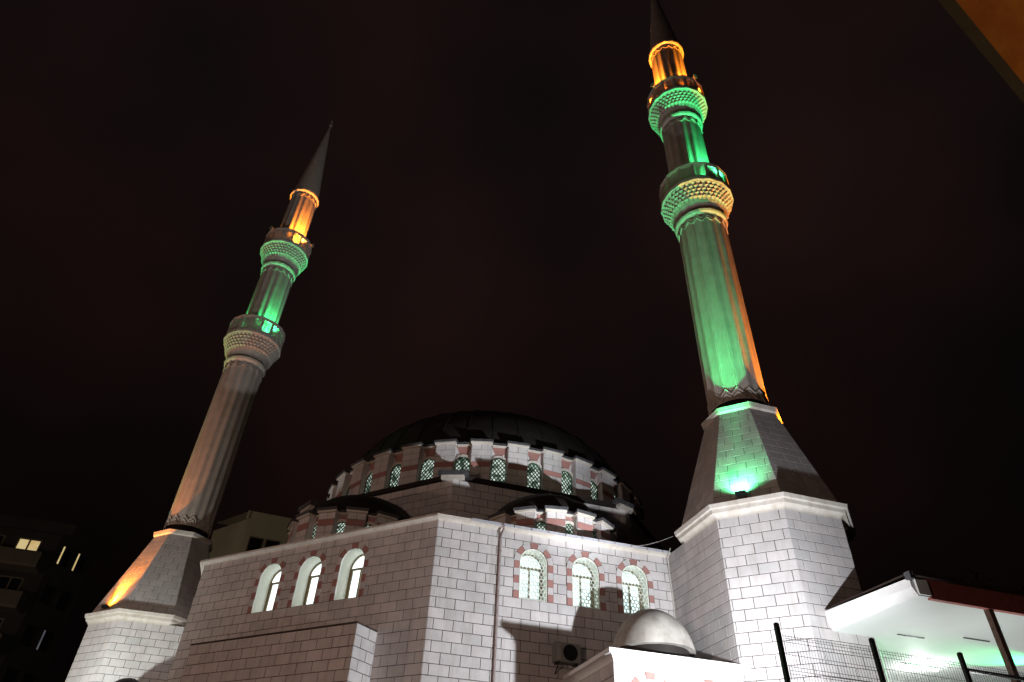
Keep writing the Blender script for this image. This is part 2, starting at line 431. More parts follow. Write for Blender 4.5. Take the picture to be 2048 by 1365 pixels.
# hidden faces of the octagon
ow = MB().mat('joint'); corners = []
th0 = atan2(P0.y - HC.y, P0.x - HC.x); RH = SIDE / (2 * sin(pi / 8))
for i in range(8): corners.append(Vector((HC.x + RH * cos(th0 + i * pi / 4), HC.y + RH * sin(th0 + i * pi / 4), 0)))
for i in range(8):
    a, b = corners[i], corners[(i + 1) % 8]
    mid = (a + b) / 2
    if (mid - (P0 + uL * SIDE / 2)).length < .5 or (mid - (P0 + uR * SIDE / 2)).length < .5: continue
    ow.mat('stone'); ow.add([a, b, b + ZV * 11.33, a + ZV * 11.33], [(0, 1, 2, 3)])
hall.part('rear_wall', ow)
PS0, PS1, PD, PZ = -8.92, -1.85, 1.0, 7.84            # projecting bay on the shaded wall
top_row = [11.0, 11.33]
for O, u, n, wall, holes, x0, x1, off in ((P0, uLf, nL, wallL, holesL, -SIDE, 0, -.31), (P0, uR, nR, wallR, holesR, 0, 8.60, -.125)):
    lay_blocks(hall, wall, O, u, ZV, n, top_row, lambda q: x0, lambda q: x1 + .004, off=off + .311, holes=[])
    hh = holes + ([Solid(PS0 + .0, PS1 - .0, 0, 7.775)] if u is uLf else [Solid(4.58, 12, 0, 6.8075)])
    lay_blocks(hall, wall, O, u, ZV, n, WIN_ROWS[:19], lambda q: x0, lambda q: x1 + .004, off=off, holes=hh)
for A in AWL: deep_window(hall, P0, uLf, ZV, nL, A, .60); voussoirs(hall, wallL, P0, uLf, ZV, nL, A)
for A in AWR: deep_window(hall, P0, uR, ZV, nR, A, .55, 'lit_pane_blue', True); voussoirs(hall, wallR, P0, uR, ZV, nR, A)
# roof edge
ap = 1 / cos(pi / 8)
def cove(r, z, out, hgt, lip):      # r = apothem; profile of a concave cornice
    pr = [(r * ap, z)] + [((r + out * (1 - cos(pi / 2 * i / 5))) * ap, z + hgt * sin(pi / 2 * i / 5)) for i in range(1, 6)]
    return pr + [((r + out + .015) * ap, z + hgt + .004), ((r + out + .015) * ap, z + hgt + lip)]
RHA = RH * cos(pi / 8)
pr = cove(RHA + .014, 11.24, .17, .085, .075)
mb = MB().mat('plaster'); mb.lathe(HC.x, HC.y, 8, th0, pr + [((RHA - .4) * ap, 11.42)], closed_ends=False)
hall.part('cornice', mb)
mb = MB().mat('lead'); mb.lathe(HC.x, HC.y, 8, th0, [((RHA - .35) * ap, 11.36), (0, 11.7)], closed_ends=False); hall.part('flat_roof', mb)
fl = MB().mat('flashing'); fl.bar(P0 + uR * 1.1 + nR * .205 + ZV * 11.372, P0 + uR * 8.45 + nR * .205 + ZV * 11.372, nR, .085, .02); fl.bar(P0 + uR * 1.1 + nR * .13 + ZV * 11.418, P0 + uR * 8.45 + nR * .13 + ZV * 11.418, nR, .012, .17)
hall.part('flashing', fl)
for i in range(10):
    x = 2.6 + i * .62; h = MB().mat('black_metal'); b = P0 + uR * x + nR * .222 + ZV * 11.33
    h.bar(b, b + ZV * .05 + nR * .012, nR, .012, .012); h.bar(b + ZV * .05 + nR * .012, b + ZV * .075 - uR * .03, nR, .012, .012); hall.part('gutter_hook', h)
# projecting bay
pb = MB().mat('joint'); c = [P0 + uLf * PS0, P0 + uLf * PS1]
front = [p + nL * PD for p in c]
pb.add([front[0], front[1], front[1] + ZV * PZ, front[0] + ZV * PZ], [(0, 1, 2, 3)])
pb.add([front[1], c[1], c[1] + ZV * PZ, front[1] + ZV * PZ], [(0, 1, 2, 3)])
pb.add([front[0], c[0], c[0] + ZV * PZ, front[0] + ZV * PZ], [(0, 1, 2, 3)])
bay = hall.part('projecting_bay', pb)
mb = MB().mat('joint'); mb.box((c[0] + c[1]) / 2 + nL * (PD / 2 + .01) + ZV * (PZ + .022), uLf, nL, ZV, (PS1 - PS0) / 2 + .02, PD / 2 + .02, .024); hall.part('coping_shadow_line', mb, bay)  # coping given the dark joint colour as a painted shadow line
BR = [PZ - .36 * 0 - i * ROW for i in range(0, 11)]
lay_blocks(hall, bay, front[1], uLf, ZV, nL, BR, lambda q: PS0 - PS1, lambda q: 0.01, off=.1)
lay_blocks(hall, bay, front[1], -nL, ZV, uLf, BR, lambda q: -.01, lambda q: PD, off=.0)
# octagonal tier below the dome
DC = Vector((-1.0, 35.6, 0)); TR = 10.1; TA = TR * cos(pi / 8)
tierb = MB().mat('joint'); tierb.lathe(DC.x, DC.y, 8, th0, [(TR, 11.4), (TR, 14.86)], closed_ends=False)
tier = hall.part('octagonal_tier', tierb)
TROWS = [14.86 - i * .33 for i in range(0, 11)]
TH = TR * sin(pi / 8)
for u, n in ((uLf, nL), (uR, nR), (Vector((nR.x, nR.y, 0)).cross(ZV) * 0 + Vector((cos(radians(60.9)), sin(radians(60.9)), 0)), Vector((sin(radians(60.9)), -cos(radians(60.9)), 0)))):
    O = DC + n * TA
    lay_blocks(hall, tier, O, u, ZV, n, TROWS, lambda q: -TH, lambda q: TH, off=.15)
tr_ = MB().mat('lead'); tr_.lathe(DC.x, DC.y, 8, th0, [(TR - .05, 14.88), (TR + .12, 14.90), (TR + .14, 15.06), (8.2, 15.62)], closed_ends=False); hall.part('tier_roof', tr_)
for k in (-1, 0, 1):
    a = th0 + k * pi / 4; d = Vector((cos(a), sin(a), 0)); s_ = Vector((-sin(a), cos(a), 0))
    cap = MB().mat('plaster'); cap.box(DC + d * (TR + .06) + ZV * 14.90, s_, d, ZV, .48, .12, .07); cp = hall.part('corner_pad', cap)
    cap = MB().mat('cap_metal'); cap.box(DC + d * (TR + .04) + ZV * 15.07, s_, d, ZV, .62, .2, .09); hall.part('pad_cover', cap, cp)

def arcade(thing, C, R, angs_pier, angs_win, hwp, ztop, zbot, hww, wz0, wzc, rows, red, sill_red=True):
    """ring of piers with arched lattice windows between; red = index of the red course"""
    for a in angs_pier:
        d = Vector((cos(a), sin(a), 0)); s_ = d.cross(ZV) * -1      # s_ x Z = d
        s_ = ZV.cross(d)
        mb = MB().mat('joint'); mb.box(C + d * (R - .16) + ZV * ((ztop + zbot) / 2), s_, d, ZV, hwp, .15, (ztop - zbot) / 2)
        pier = thing.part('pier', mb)
        z = ztop
        for i, h in enumerate(rows):
            halves = ((-hwp, 0), (0, hwp)) if i % 2 == 0 else ((-hwp, hwp),)
            if i == red: halves = ((-hwp, hwp),)
            for x0, x1 in halves:
                thing.piece((ccw([(x0 + .008, z - h + .008), (x1 - .008, z - h + .008), (x1 - .008, z - .008), (x0 + .008, z - .008)]), C + d * (R - .01), s_, ZV, d, 'red_stone' if i == red else 'stone', -.006, .014), pier)
            z -= h
        for sg in (-1, 1):        # returns of the pier
            side = MB().mat('stone'); side.box(C + d * (R - .165) + s_ * (sg * (hwp + .006)) + ZV * ((ztop + zbot) / 2), s_, d, ZV, .008, .145, (ztop - zbot) / 2 - .002); thing.part('pier_return', side, pier)
        mo = MB().mat('plaster'); mo.box(C + d * (R - .12) + ZV * (ztop + .035), s_, d, ZV, hwp + .05, .22, .035); thing.part('moulding', mo, pier)
        ca = MB().mat('cap_metal'); ca.box(C + d * (R - .12) + ZV * (ztop + .12), s_, d, ZV, hwp + .09, .27, .05)
        ca.box(C + d * (R - .16) + ZV * (ztop + .185), s_, d, ZV, hwp + .05, .22, .02); thing.part('pier_cap', ca, pier)
    for a in angs_win:
        d = Vector((cos(a), sin(a), 0)); s_ = ZV.cross(d); O = C + d * (R - .30)
        A = Arch(0, hww, wz0, wzc); P = lambda x, y, q: O + s_ * x + ZV * y + d * q
        kw = hww * 1.75
        bgm = MB().mat('stone'); bgm.prism([(-kw, wz0 - .3), (kw, wz0 - .3), (kw, ztop), (-kw, ztop)], O, s_, ZV, d, -.02, .0); niche = thing.part('window_niche', bgm)
        ks = MB().mat('red_stone'); ks.prism(ccw([(-hww * .42, wzc + .10), (hww * .42, wzc + .10), (hww * 1.0, ztop - .02), (-hww * 1.0, ztop - .02)]), O, s_, ZV, d, -.004, .035, .004); thing.part('keystone', ks, niche)
        hd = MB().mat('plaster'); k = 12
        for r0, r1, dp in ((hww, hww + .10, .11),):
            inner = [(r0 * cos(pi * j / k), A.zs + r0 * sin(pi * j / k)) for j in range(k + 1)]; outer = [(r1 * cos(pi * j / k), A.zs + r1 * sin(pi * j / k)) for j in range(k + 1)]
            for j in range(k): hd.prism(ccw([inner[j], outer[j], outer[j + 1], inner[j + 1]]), O, s_, ZV, d, .001, dp)
        thing.part('arch_hood', hd, niche)
        g = MB().mat('drum_glass'); g.prism(ccw(arch_pts(A, hww - .005, wz0)), O, s_, ZV, d, .002, .012); thing.part('pane', g, niche)
        lt = MB().mat('lattice_green'); st = hww * .62
        inside = lambda x, y: wz0 - .01 <= y <= wzc and abs(x) <= (A.half(max(wz0, y)) or 0) + .001
        nn = int((wzc - wz0) / st) + 6
        for i in range(-nn, nn):
            for sg in (-1, 1):
                pts = []
                for j in range(0, 60):
                    x = -hww + 2 * hww * j / 59; y = wz0 + i * st + sg * x * 1.25 + st
                    if inside(x, y): pts.append((x, y))
                if len(pts) > 2: lt.bar(P(*pts[0], .035), P(*pts[-1], .035), d, .11 * hww, .03)
        q = arch_pts(A, hww - .012, wz0)
        for p1, p2 in zip(q, q[1:]): lt.bar(P(*p1, .036), P(*p2, .036), d, .024, .034)
        thing.part('lattice', lt, niche)
        mo = MB().mat('plaster'); mo.box(O + d * .07 + ZV * (ztop + .03), s_, d, ZV, kw * .78, .07, .03); thing.part('moulding', mo, niche)
        ca = MB().mat('cap_metal'); ca.box(O + d * .06 + ZV * (ztop + .11), s_, d, ZV, kw * .80, .12, .045); thing.part('niche_cap', ca, niche)
RD = 8.5
dr = MB().mat('stone'); dr.lathe(DC.x, DC.y, 64, th0, [(RD - .31, 15.2), (RD - .31, 17.5)], closed_ends=False); hall.part('drum', dr, smooth=40)
arcade(hall, DC, RD, [th0 + radians(11.25) * (i + .5) for i in range(-9, 9)], [th0 + radians(11.25) * i for i in range(-9, 10)], .445, 17.50, 15.25, .34, 15.55, 16.95, [.30, .30, .31, .24, .32, .34, .40], 3)
dm = MB().mat('lead'); dm.lathe(DC.x, DC.y, 64, th0, [(8.42, 17.55), (8.15, 17.72)] + [(8.02 * cos(pi / 2 * i / 18), 17.3 + 5.45 * sin(pi / 2 * i / 18)) for i in range(1, 18)] + [(.001, 22.75)], closed_ends=False); dome = hall.part('dome', dm, smooth=60)
sm_ = MB().mat('lead')
for i in range(40):
    a = th0 + 2 * pi * i / 40; e = lambda t_: (DC.x + 8.03 * cos(t_) * cos(a), DC.y + 8.03 * cos(t_) * sin(a), 17.3 + 5.46 * sin(t_))
    for j in range(12): sm_.bar(e(.06 + j * .115), e(.06 + (j + 1) * .115), (cos(a), sin(a), .4), .05, .05)
hall.part('lead_seams', sm_, dome, stuff=True)
fn = MB().mat('spire_metal'); fn.lathe(DC.x, DC.y, 12, 0, [(.12, 22.7), (.12, 23.0), (.3, 23.3), (.12, 23.6), (.2, 23.85), (.08, 24.1), (.001, 25.0)], closed_ends=False); hall.part('finial', fn, dome, smooth=60)
# semi-domed apses on the two near faces
for n, lab in ((nL, 0), (nR, 1)):
    q = DC + n * 9.95; a0 = atan2(n.y, n.x); RE = 2.72
    sw = MB().mat('stone'); sw.lathe(q.x, q.y, 32, a0 + pi / 2 + .3, [(RE - .31, 11.4), (RE - .31, 12.5)], a0=a0 - pi / 2 - .3, full=False, closed_ends=False); ap_ = hall.part('apse_wall', sw, smooth=40)
    arcade(hall, q, RE, [a0 + radians(24) * (i + .5) for i in range(-4, 4)], [a0 + radians(24) * i for i in range(-3, 4)], .34, 12.56, 11.4, .25, 11.3, 12.28, [.25, .25, .27, .35], 1)
    sd = MB().mat('lead'); sd.lathe(q.x, q.y, 40, 0, [(RE - .03, 12.62), (RE - .25, 12.76)] + [((RE - .3) * cos(pi / 2 * i / 12), 12.62 + 1.62 * sin(pi / 2 * i / 12)) for i in range(1, 12)] + [(.001, 14.24)], closed_ends=False); hall.part('semi_dome', sd, smooth=60)
hall.flush()

# ------------------------------------------------------------------ minarets
W8 = 2.1
def minaret(name, label, cen, k, z0, ext_left, ext_right):
    cx, cy = cen; Z = lambda z: z0 + (z - 11) * k
    t = Thing(name, label, 'minaret', (cx, cy, 0), 'minarets of the mosque')
    w = W8 * k; apo = w * 1.20711; R = apo * ap; C = Vector((cx, cy, 0))
    aL = atan2(nL.y, nL.x); ph = aL + pi / 8
    tb = MB().mat('joint'); tb.lathe(cx, cy, 8, ph, [(R, 0), (R, Z(11.44))], closed_ends=False)
    tower = t.part('tower', tb)
    rows = [Z(11.36)] + [Z(11) - i * ROW for i in range(0, 20)]
    left_n = -uR; faces = [(nL, uLf, 0, 0, .02), (nR, uR, 0, 0, .17), (left_n, -nR.cross(ZV) * 0 + Vector((-nR.x, -nR.y, 0)) * -1, 0, 0, .3)]
    for f_i, n in enumerate((nL, nR, left_n, Vector((-uL.x, -uL.y, 0)))):
        u = ZV.cross(n)          # u x Z = n
        x0, x1 = -w / 2, w / 2
        if f_i == 2: x0 -= ext_left
        if f_i == 1: x1 += ext_right
        O = C + n * apo
        if x0 < -w / 2 or x1 > w / 2:
            cw = MB().mat('joint'); a, b = (x0, -w / 2) if x0 < -w / 2 else (w / 2, x1)
            zt = Z(11.34)
            cw.add([O + u * a, O + u * b, O + u * b + ZV * zt, O + u * a + ZV * zt, O + u * a - n * .3, O + u * b - n * .3, O + u * b - n * .3 + ZV * zt, O + u * a - n * .3 + ZV * zt], [(0, 1, 2, 3), (4, 5, 6, 7), (3, 2, 6, 7)])
            t.part('link_wall', cw, tower)
        lay_blocks(t, tower, O, u, ZV, n, rows, lambda q: x0 - .004, lambda q: x1 + .004, off=(.25, .12, .05, .2)[f_i])
    P = lambda r, z: (r * ap, Z(z))
    co = MB().mat('plaster')
    co.lathe(cx, cy, 8, ph, [P(apo + .014, 11.30)] + [P(apo + .014 + .15 * (1 - cos(pi / 2 * i / 4)), 11.30 + .15 * sin(pi / 2 * i / 4)) for i in range(1, 5)] + [P(apo + .19, 11.46), P(apo + .21, 11.58), P(apo + .28, 11.60), P(apo + .31, 11.73), P(apo - .05, 11.78)], closed_ends=False)
    t.part('cornice', co)
    # tapering octagonal pyramid
    b0, b1, zb, zt = apo + .10, 1.30 * k, Z(11.75), Z(16.0)
    cb = MB().mat('joint'); cb.lathe(cx, cy, 8, ph, [(b0 * ap, zb), (b1 * ap, zt)], closed_ends=False); pyr = t.part('pyramid', cb)
    sl = hypot(b0 - b1, zt - zb); nrow = 13; rr = [sl * i / nrow for i in range(nrow + 1)]
    tw = tan(pi / 8)
    for n in (nL, nR, left_n, Vector((-uL.x, -uL.y, 0))):
        u = ZV.cross(n); vv = ((ZV * (zt - zb) - n * (b0 - b1)) / sl); nn = u.cross(vv)
        hw = lambda q: (b0 + (b1 - b0) * q / sl) * tw
        lay_blocks(t, pyr, C + n * b0 + ZV * zb, u, vv, nn, rr, lambda q: -hw(q), lambda q: hw(q), off=.14, t=.011, gap=.008)
    rg = MB().mat('plaster'); rg.lathe(cx, cy, 8, ph, [(b1 * ap, Z(15.92)), ((1.40 * k) * ap, Z(16.0)), ((1.43 * k) * ap, Z(16.17)), (1.1 * k, Z(16.30))], closed_ends=False); t.part('pyramid_ring', rg)
    def shaft(z0_, z1_, r, nm):
        cs = []
        for i in range(16):
            a = 2 * pi * i / 16 + .1
            for da, dr_ in ((-5.0, -.030), (-4.1, -.012), (-3.4, -.012), (-2.6, -.028), (-1.5, 0), (0, .004), (1.5, 0), (2.6, -.028), (3.4, -.012), (4.1, -.012), (5.0, -.030), (11.25, -.036)):
                cs.append((a + radians(da), (r + dr_) * k))
        K = len(cs); vs = []; fs = []
        zs = [Z(z0_), Z(z0_ + .35), Z(z1_ - .3), Z(z1_)]
        for zi, z in enumerate(zs):
            for a, rad in cs:
                q = rad if zi in (1, 2) else (r - .03) * k
                vs.append((cx + q * cos(a), cy + q * sin(a), z))
        for s_ in range(3):
            for i in range(K): fs.append((s_ * K + i, s_ * K + (i + 1) % K, (s_ + 1) * K + (i + 1) % K, (s_ + 1) * K + i))
        mb = MB().mat('minaret_stone').add(vs, fs)
        sh = t.part(nm, mb, smooth=50)
        def pt(a, z): return (cx + (r + .004) * k * cos(a), cy + (r + .004) * k * sin(a), Z(z))
        for zz, sg in ((z1_ - .04, -1), (z0_ + .04, 1)):            # chevron relief at both ends
            ch = MB().mat('minaret_stone')
            for i in range(16):
                a = 2 * pi * i / 16 + .1; h = pi / 16; m_ = Vector((cos(a), sin(a), 0))
                for off, rise in ((0, .28), (.20, .28)):
                    ch.bar(pt(a - h, zz + sg * off), pt(a, zz + sg * (off + rise)), m_, .05, .05); ch.bar(pt(a, zz + sg * (off + rise)), pt(a + h, zz + sg * off), m_, .05, .05)
            t.part('relief_band', ch, sh)
        return sh
    def balcony(zc, zm, zs_, zp, r_sh, r_sl, r_pp):
        cl = MB().mat('plaster'); cl.lathe(cx, cy, 16, .1, [((r_sh + .0) * k, Z(zc - .05)), ((r_sh + .12) * k, Z(zc + .08)), ((r_sh + .15) * k, Z(zc + .2)), ((r_sh + .1) * k, Z(zc + .32)), ((r_sh + .06) * k, Z(zc + .36))], closed_ends=False); t.part('collar_ring', cl)
        mq = MB().mat('minaret_stone'); tiers = 5; n_ = 40
        zm0 = zm; zm = zm + .26 * (zs_ - zm); core = [((r_sh + .14 + (r_sl - .21 - r_sh - .14) * (i / tiers) ** 1.1) * k, Z(zm + (zs_ - zm) * i / tiers)) for i in range(tiers + 1)]
        mq.lathe(cx, cy, 32, .1, [((r_sh + .04) * k, Z(zm0 - .02)), ((r_sh + .06) * k, Z(zm0 + .12)), ((r_sh + .12) * k, Z(zm - .05))] + core, closed_ends=False)
        for i in range(tiers):
            za = zm + (zs_ - zm) * i / tiers; zb_ = zm + (zs_ - zm) * (i + 1) / tiers
            ra = core[i][0] - .02; rb = core[i + 1][0] + .10 * k
            for j in range(n_):
                a = 2 * pi * (j + (.5 if i % 2 else 0)) / n_ + .1; h = pi / n_ * .86
                e = lambda r_, aa, z: (cx + r_ * cos(aa), cy + r_ * sin(aa), Z(z))
                zmid = za + (zb_ - za) * .55
                vs = [e(ra, a, za - .05), e(rb, a - h, zb_), e(rb + .035 * k, a, zb_ - .02), e(rb, a + h, zb_), e(rb * .93, a - h * .62, zmid), e(rb * .93, a + h * .62, zmid), e(rb - .16, a - h, zb_), e(rb - .16, a + h, zb_), e(rb * .955, a, zmid + .03)]
                mq.add(vs, [(0, 8, 4), (0, 5, 8), (4, 8, 2, 1), (8, 5, 3, 2), (1, 2, 3, 7, 6), (0, 4, 1, 6), (0, 7, 3, 5)])
        t.part('corbel', mq, stuff=False)
        sl_ = MB().mat('plaster'); sl_.lathe(cx, cy, 16, .1, [((r_sl - .08) * k, Z(zs_)), (r_sl * k, Z(zs_ + .06)), (r_sl * k, Z(zs_ + .24)), ((r_sl - .06) * k, Z(zs_ + .27)), (.9 * k, Z(zs_ + .27))], closed_ends=False); t.part('balcony_slab', sl_)
        h0, h1 = zs_ + .27, zp
        rp = r_pp * k
        proto = None
        for i in range(16):
            a = .1 + 2 * pi * (i + .5) / 16; d = Vector((cos(a), sin(a), 0)); s_ = ZV.cross(d); ra = rp * cos(pi / 16); hw = rp * sin(pi / 16)
            if proto is None:
                lt = MB().mat('minaret_stone'); ex, ey, ez = Vector((1, 0, 0)), Vector((0, 1, 0)), ZV; H = Z(h1) - Z(h0); wd = hw - .075
                lt.box((0, 0, .06), ex, ey, ez, hw - .01, .045, .06); lt.box((0, 0, H - .05), ex, ey, ez, hw - .01, .045, .05)
                for sg in (-1, 1): lt.box((sg * (hw - .045), 0, H / 2), ex, ey, ez, .035, .04, H / 2 - .11)
                st = .135
                for q in range(-12, 24):
                    for sg in (-1, 1):
                        pts = [(x, .12 + q * st + sg * x * 1.7) for x in [(-wd + 2 * wd * j / 39) for j in range(40)]]
                        pts = [p_ for p_ in pts if .12 <= p_[1] <= H - .1]
                        if len(pts) > 2: lt.bar((pts[0][0], 0, pts[0][1]), (pts[-1][0], 0, pts[-1][1]), ey, .027, .03)
                proto = lt.mesh('parapet_panel')
            o = bpy.data.objects.new('parapet_panel', proto); COL.objects.link(o); o.parent = t.o
            M = Matrix((s_, d, ZV)).transposed().to_4x4()
            M = Matrix(((s_.x, d.x, 0), (s_.y, d.y, 0), (s_.z, d.z, 1))).to_4x4(); M.translation = C + d * (ra - .05) + ZV * Z(h0) - t.base; o.matrix_basis = M
        rl = MB().mat('plaster'); rl.lathe(cx, cy, 16, .1, [((r_pp - .11) * k, Z(h1)), ((r_pp + .015) * k, Z(h1)), ((r_pp + .015) * k, Z(h1 + .09)), ((r_pp - .11) * k, Z(h1 + .09))], closed_ends=False)
        t.part('parapet_rail', rl)
    lo = MB().mat('lead'); lo.lathe(cx, cy, 16, .1, [(1.02 * k, Z(16.1)), (1.02 * k, Z(16.62)), (1.1 * k, Z(16.66))], closed_ends=False); t.part('shaft_foot', lo)
    shaft(16.6, 27.3, 1.14, 'lower_shaft')
    balcony(27.3, 27.75, 29.05, 30.40, 1.14, 1.80, 1.76)
    shaft(29.3, 35.65, 1.07, 'middle_shaft')
    balcony(35.65, 36.1, 37.40, 38.75, 1.07, 1.70, 1.66)
    shaft(37.7, 43.8, .98, 'upper_shaft')
    rg = MB().mat('plaster'); rg.lathe(cx, cy, 16, .1, [(.98 * k, Z(43.72)), (1.08 * k, Z(43.80)), (1.12 * k, Z(43.86)), (1.12 * k, Z(44.02)), (1.0 * k, Z(44.08))], closed_ends=False); t.part('eaves_ring', rg)
    sp = MB().mat('spire_metal'); sp.lathe(cx, cy, 16, .1, [(1.04 * k, Z(44.0)), (.055 * k, Z(53.8))], closed_ends=False); spire = t.part('spire', sp, smooth=30)
    fn = MB().mat('spire_metal'); fn.lathe(cx, cy, 10, 0, [(.06, Z(53.7)), (.16, Z(54.0)), (.05, Z(54.25)), (.12, Z(54.45)), (.04, Z(54.65)), (.001, Z(55.3))], closed_ends=False); t.part('finial', fn, spire, smooth=60)
    t.flush()
    return t, Z
CR = (9.07, 22.37); CL = (-17.0, 35.55)
mR, ZR = minaret('minaret', 'nearer minaret lit green and orange, rising from the big floodlit octagonal tower', CR, 1.0, 11.0, 1.27, 0)
mL, ZL = minaret('minaret', 'farther leaning-looking brown minaret behind the shaded wall, orange glow at its foot', CL, 1.017, 10.4, 0, 1.27)

# coloured lights on the minarets
GREEN, ORANGE = (.05, 1.0, .28), (1.0, .27, .018)
def cam_dir(c): return atan2(-c[1], -c[0])
def ring_pt(c, deg_right, r, z):
    a = cam_dir(c) + radians(deg_right); return Vector((c[0] + r * cos(a), c[1] + r * sin(a), z))
def flood(name, label, loc, aim, lens, power, col, cone, facing):
    """small box floodlight on a bracket"""
    t = Thing(name, label, 'floodlight', loc); L = Vector(loc); a = (Vector(aim) - L).normalized(); s_ = ZV.cross(facing).normalized(); b = a.cross(s_)
    mb = MB().mat('black_metal'); mb.box(L + a * .02, s_, b, a, .17, .10, .035)
    for k_ in range(-3, 4): mb.box(L - a * .03 + s_ * (k_ * .045), s_, b, a, .006, .09, .022)
    t.part('housing', mb)
    mb = MB().mat(lens); mb.box(L + a * .058, s_, b, a, .15, .085, .003); t.part('lens', mb)
    mb = MB().mat('black_metal')
    for sg in (-1, 1): mb.bar(L + s_ * (sg * .185), L + s_ * (sg * .185) - ZV * .13, s_, .03, .012)
    mb.bar(L - s_ * .19 - ZV * .13, L + s_ * .19 - ZV * .13, ZV, .03, .012); t.part('bracket', mb)
    light(name + '_light', 'SPOT', L + a * .09, power, col, aim=aim, size=.06, cone=cone, blend=.9)
apoR = W8 * 1.20711
pgr = Vector((CR[0], CR[1], 0)) + nL * (apoR + .24) + ZV * (ZR(11.80) + .14) - ZV.cross(nL) * .12
flood('floodlight', 'small floodlight at the foot of the green-lit pyramid on the right tower', pgr, Vector((CR[0], CR[1], 24)) + nL * 1.5, 'green_lens', 9800, GREEN, 34, nL)
light('floodlight_spill_light', 'SPOT', pgr + ZV * .12 + nL * .05, 480, (.12, 1.0, .34), aim=pgr + ZV * 3 - nL * 1.1, size=.06, cone=140, blend=1)
sliver = Vector((-uL.x, -uL.y, 0))
sliver = Vector((.955, -.296, 0))
light('tower_side_light', 'SPOT', Vector((CR[0], CR[1], 0)) + sliver * (apoR + .5) + ZV * ZR(12.0), 19000, ORANGE, aim=Vector((CR[0], CR[1], 26)) + sliver * .9, size=.06, cone=40, blend=.8)
apoL = apoR * 1.017
pol = Vector((CL[0], CL[1], 0)) + nL * (apoL + .24) + ZV * (ZL(11.80) + .14)
flood('floodlight', 'small floodlight throwing orange light up the pyramid of the left tower', pol, Vector((CL[0], CL[1], 16.5)) + nL * 1.2, 'orange_lens', 2700, ORANGE, 66, nL)
light('floodlight_spill_light', 'SPOT', pol + ZV * .12, 260, ORANGE, aim=pol + ZV * 3 - nL * 1.1, size=.06, cone=140, blend=1)
def lamps(c, Zf, specs):
    for nm, deg, r, z, aim_r, aim_z, power, col, cone in specs:
        light(nm, 'SPOT', ring_pt(c, deg, r, Zf(z)), power * 7, col, aim=ring_pt(c, deg, aim_r, Zf(aim_z)), size=.05, cone=cone, blend=.9)
lamps(CR, ZR, [('balcony_light', 50, 1.42, 29.55, 1.05, 36, 700, GREEN, 100), ('balcony_light', -125, 1.42, 29.55, 1.05, 36, 320, GREEN, 100),
               ('balcony_light', -58, 1.48, 38.0, .95, 41.5, 1500, ORANGE, 100), ('balcony_light', 66, 1.48, 38.0, .95, 41.5, 1200, ORANGE, 100)])
lamps(CL, ZL, [('balcony_light', 26, 1.42, 29.55, 1.05, 36, 300, GREEN, 100), ('balcony_light', -100, 1.42, 29.55, 1.05, 36, 200, GREEN, 100),
               ('balcony_light', 140, 1.42, 29.55, 1.05, 36, 200, GREEN, 100),
               ('balcony_light', 26, 1.42, 38.0, .95, 42, 1250, ORANGE, 100), ('balcony_light', -120, 1.32, 38.0, .95, 43, 800, ORANGE, 100),
               ('tower_side_light', -125, 3.0, 12.1, 1.3, 29, 500, GREEN, 50)])
# horn loudspeakers on the upper balconies
def horn(c, Zf, k, deg, label):
    b = ring_pt(c, deg, 1.40 * k, Zf(39.05)); a = cam_dir(c) + radians(deg); d = Vector((cos(a), sin(a), -.12)).normalized()
    t = Thing('horn_loudspeaker', label, 'loudspeaker', b - ZV * .15, 'horn loudspeakers on the minarets')
    mb = MB().mat('ac_paint'); mb.tube([b + d * x for x in (0, .1, .25, .36)], [.05, .06, .11, .17], 12); t.part('horn', mb, smooth=50)
    mb = MB().mat('ac_paint'); mb.tube([b - d * .16, b], .085, 10); t.part('driver', mb, smooth=50)
    mb = MB().mat('black_metal'); mb.bar(b - ZV * .14, b, d, .03, .03); t.part('bracket', mb)
horn(CR, ZR, 1, -38, 'horn loudspeaker on the left rim of the nearer minaret\'s top balcony')
horn(CR, ZR, 1, 52, 'horn loudspeaker on the right rim of the nearer minaret\'s top balcony')
horn(CL, ZL, 1.017, -60, 'horn loudspeaker on the left rim of the farther minaret\'s top balcony')
horn(CL, ZL, 1.017, 70, 'horn loudspeaker on the right rim of the farther minaret\'s top balcony')

# ------------------------------------------------------------------ domed annexe by the right tower
AD, AS0, AZ = 3.32, 4.58, 6.72
ax = Thing('annexe', 'low white domed annexe glaring in floodlight, between hall and right tower', 'annexe', P0 + uR * 6.5 + nR * 1.3)
AA = [Arch(5.62, .48, 4.4, 6.24), Arch(7.40, .48, 4.4, 6.24)]
OF = P0 + nR * AD
fwm = MB().mat('white_paint'); backing(fwm, OF, uR, ZV, nR, 0, AZ, AS0, 10.2, AA); fw_ = ax.part('front_wall', fwm)
sm = MB().mat('joint'); OSd = P0 + uR * AS0
sm.add([OSd, OSd + nR * AD, OSd + nR * AD + ZV * AZ, OSd + ZV * AZ], [(0, 1, 2, 3)]); sw_ = ax.part('side_wall', sm)
lay_blocks(ax, sw_, OSd, -nR, ZV, -uR, [6.58 - i * ROW for i in range(0, 8)], lambda q: -AD - .003, lambda q: 0, off=.1)
for A in AA: deep_window(ax, OF, uR, ZV, nR, A, .3, 'lit_pane_blue'); voussoirs(ax, fw_, OF, uR, ZV, nR, A, .20)
